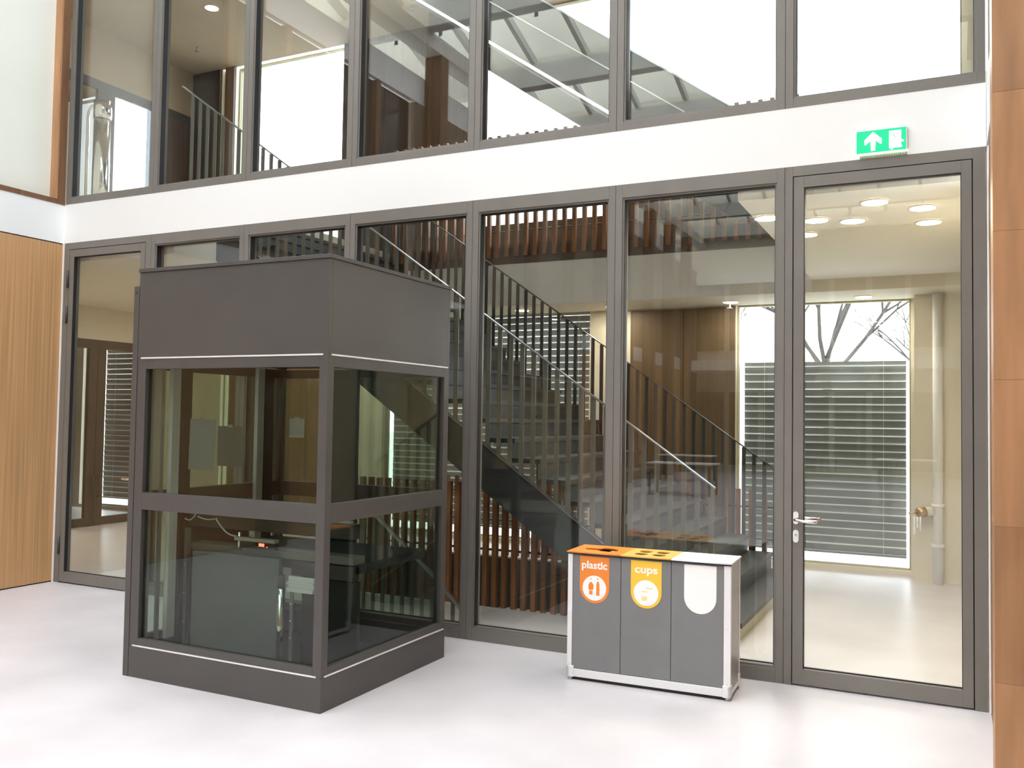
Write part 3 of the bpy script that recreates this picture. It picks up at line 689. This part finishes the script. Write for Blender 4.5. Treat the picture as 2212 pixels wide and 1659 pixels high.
ws = thing('riser_pipe', 'pale vertical pipe with brass valve behind the right door', 'pipe', (8.19, 4.70, 0))
MB().tube([(8.19, 4.70, 0), (8.19, 4.70, 3.22)], .052, 16).build('pipe', M['white'], ws)
for z in (.42, .86): MB().tube([(8.19, 4.70, z-.02), (8.19, 4.70, z+.02)], .066, 16).build('collar', M['white'], ws)
MB().tube([(8.14, 4.69, .80), (8.06, 4.65, .79)], .05, 14).build('coupling', M['cream'], ws)
v = MB().tube([(8.06, 4.65, .79), (7.99, 4.61, .775)], .055, 14).build('valve', M['brass'], ws)
MB().tube([(7.99, 4.61, .775), (7.9, 4.57, .772)], .011, 8).build('spindle', M['brass'], v)
for k, (dx, dz) in enumerate(((-.03, -.2), (.03, -.16), (-.0, -.12))): B(7.985+dx-.008, 7.985+dx+.008, 4.57, 4.575, .74+dz, .74).build('key', M['chrome'], v)
struct(B(7.95, 8.6, 4.80, 5.1, 0, 3.22).build('wall_pipe_boxing', M['cream']), 'cream boxing behind the riser pipe')

sp = thing('steel_stand', 'polished steel tube with hooked side pipe behind the top left window', 'stand', (-1.335, 1.5, 4.02))
MB().tube([(-1.335, 1.5, 4.02), (-1.335, 1.5, 5.44)], .105, 24).build('tube', M['chrome'], sp)
MB().tube([(-1.335, 1.5, 5.45), (-1.335, 1.5, 5.68)], .110, 24).build('cap', M['chrome'], sp)
MB().tube([(-1.60, 1.5, 4.02), (-1.60, 1.5, 5.52), (-1.585, 1.5, 5.60), (-1.54, 1.5, 5.65), (-1.44, 1.5, 5.66)], .02, 10).build('side_pipe', M['chrome'], sp)

# ================================================================ OUTDOORS
struct(B(-60, 60, 5.4, 90, -.35, -.3).build('ground', M['paving']), 'pale paving outdoors behind the hall windows')
def blind(label, x0, x1, z0, ztop, zopen=None, y=5.36):
    """lowered venetian blind: closed slats up to zopen"""
    r = thing('venetian_blind', label, 'blind', ((x0+x1)/2, y, z0), 0, 'outside blinds of the hall windows')
    L = x1-x0
    me = MB().box(-L/2, L/2, -.004, .004, 0, .080).box(-L/2, L/2, -.012, .004, .082, .096).mesh('slat', M['louvre'])
    me.materials.append(M['leak_and_cord'])
    for f in list(me.polygons)[6:]: f.material_index = 1  # pale strip paints light leaking between the closed slats
    z = z0+.03
    while z < ztop-.05:
        if zopen is None or z < zopen: piece('slat', me, r, (0, rnd.uniform(-.002, .002), z-z0), (math.radians(rnd.uniform(4, 9)), 0, 0)); z += .0945
        else: break
    B(x0, x1, y-.02, y+.02, z0, z0+.028).build('bottom_rail', M['louvre'], r)
    if zopen: B(x0, x1, y-.012, y+.012, zopen-.01, zopen+.05).build('middle_rail', M['louvre'], r)
    for x in (x0+.25, x1-.25): B(x-.002, x+.002, y-.016, y-.013, z0, ztop).build('cord', M['leak_and_cord'], r)
    B(x0, x1, y-.04, y+.06, ztop, ztop+.1).build('head_box', M['louvre'], r)
blind('half closed grey blind outside the hall window in the right door pane', 5.945, 7.845, .165, 3.25, 2.46)
blind('fully closed grey blind outside the window behind the stair flight', .60, 3.905, .165, 3.25)
blind('closed grey blind outside the hall window seen through the left door', -5.78, -4.03, .165, 3.25)
def branch(mb, p, d, L, r, depth):
    pts = [p]; q = p.copy(); dd = d.copy(); n = 4
    for i in range(n):
        dd = (dd + Vector((rnd.uniform(-.16, .16), rnd.uniform(-.16, .16), rnd.uniform(-.08, .13)))).normalized()
        q = q + dd*L/n; pts.append(q.copy())
    mb.tube(pts, r, 5, r*.55)
    if depth == 0: return
    for k in range(3 if depth > 1 else 4):
        a = pts[rnd.randint(2, n)]
        nd = (dd + Vector((rnd.uniform(-.9, .9), rnd.uniform(-.6, .6), rnd.uniform(-.15, .55)))).normalized()
        branch(mb, a, nd, L*rnd.uniform(.55, .78), r*.52, depth-1)
def tree(x, y, label, h, spread):
    t = thing('bare_tree', label, 'tree', (x, y, -.3), 0, 'bare trees outdoors')
    tr = MB(); tr.tube([(x, y, -.3), (x+.05, y, h*.25), (x-.04, y, h*.42)], .14, 8, .08); tr.build('trunk', M['bark'], t)
    br = MB()
    for k in range(6):
        a = k*1.05+.3
        branch(br, Vector((x-.04, y, h*(.36+.012*k))), Vector((math.cos(a)*spread, math.sin(a)*spread*.6, .9)).normalized(), h*.34, .048, 4)
    br.build('branches', M['bark'], t)
tree(6.0, 13.5, 'bare winter tree seen over the closed part of the blind, in right door pane', 7.2, .8)
tree(8.6, 18, 'smaller bare tree right of the big one outdoors', 5.2, .8)
tree(1.2, 19.5, 'bare tree standing left of the big one outdoors', 6, .8)

# ================================================================ BEHIND THE VIEWER (mirrored in the glass)
def table(x, y, label):
    t = thing('white_table', label, 'table', (x, y, 0), 0, 'white tables behind the viewer')
    B(-.8, .8, -.4, .4, .72, .75).build('tabletop', M['white'], t, local=True, bevel=.004)
    lm = B(-.025, .025, -.025, .025, 0, .72).mesh('leg', M['frame_dark'])
    for sx in (-.72, .72):
        for sy in (-.33, .33): piece('leg', lm, t, (sx, sy, 0))
table(2.6, -14.6, 'white table behind the viewer, nearest of the mirrored tables')
table(1.4, -19.5, 'white table behind the viewer, far one near the left wall')
table(7.2, -21.5, 'white table behind the viewer, far one near the right wall')
def palm(x, y, z, label, R=.7, n=26):
    t = thing('potted_palm', label, 'plant', (x, y, z), 0, 'plants standing on the bands of the end wall')
    MB().tube([(x, y, z), (x, y, z+.35)], .2, 14, .26).build('pot', M['pot'], t)
    MB().tube([(x, y, z+.35), (x+.03, y, z+.7)], .03, 8).build('stem', M['bark'], t)
    lf = MB()
    for k in range(n):
        a = rnd.uniform(0, 6.28); e = rnd.uniform(-.1, 1.2); L = R*rnd.uniform(.7, 1.1)
        d = Vector((math.cos(a)*math.cos(e), math.sin(a)*math.cos(e), math.sin(e)))
        p0 = Vector((x+.03, y, z+.7)); s_ = Vector((-math.sin(a), math.cos(a), 0))*.03
        p1 = p0 + d*L*.5; p2 = p0 + d*L - Vector((0, 0, .22*L))
        lf._add([p0-s_*.4, p0+s_*.4, p1+s_, p1-s_, p2, p0-s_*.4-Vector((0,0,.004)), p1-s_-Vector((0,0,.006)), p1+s_-Vector((0,0,.006)), p0+s_*.4-Vector((0,0,.004))],
                [(0, 1, 2, 3), (3, 2, 4), (5, 6, 7, 8), (6, 4, 7)])
    lf.build('leaves', M['leaf'], t)
palm(4.8, -24.6, 3.86, 'potted palm on the lower band of the end wall, mirrored in the right door', 1.0, 40)
palm(2.9, -24.9, 3.86, 'smaller potted palm left of the big one on the end wall band', .7, 30)
struct(B(-.0, 8.5, -25.8, -24.2, 3.5, 3.85).build('trim_12', M['white']), 'white ledge on the far end wall')
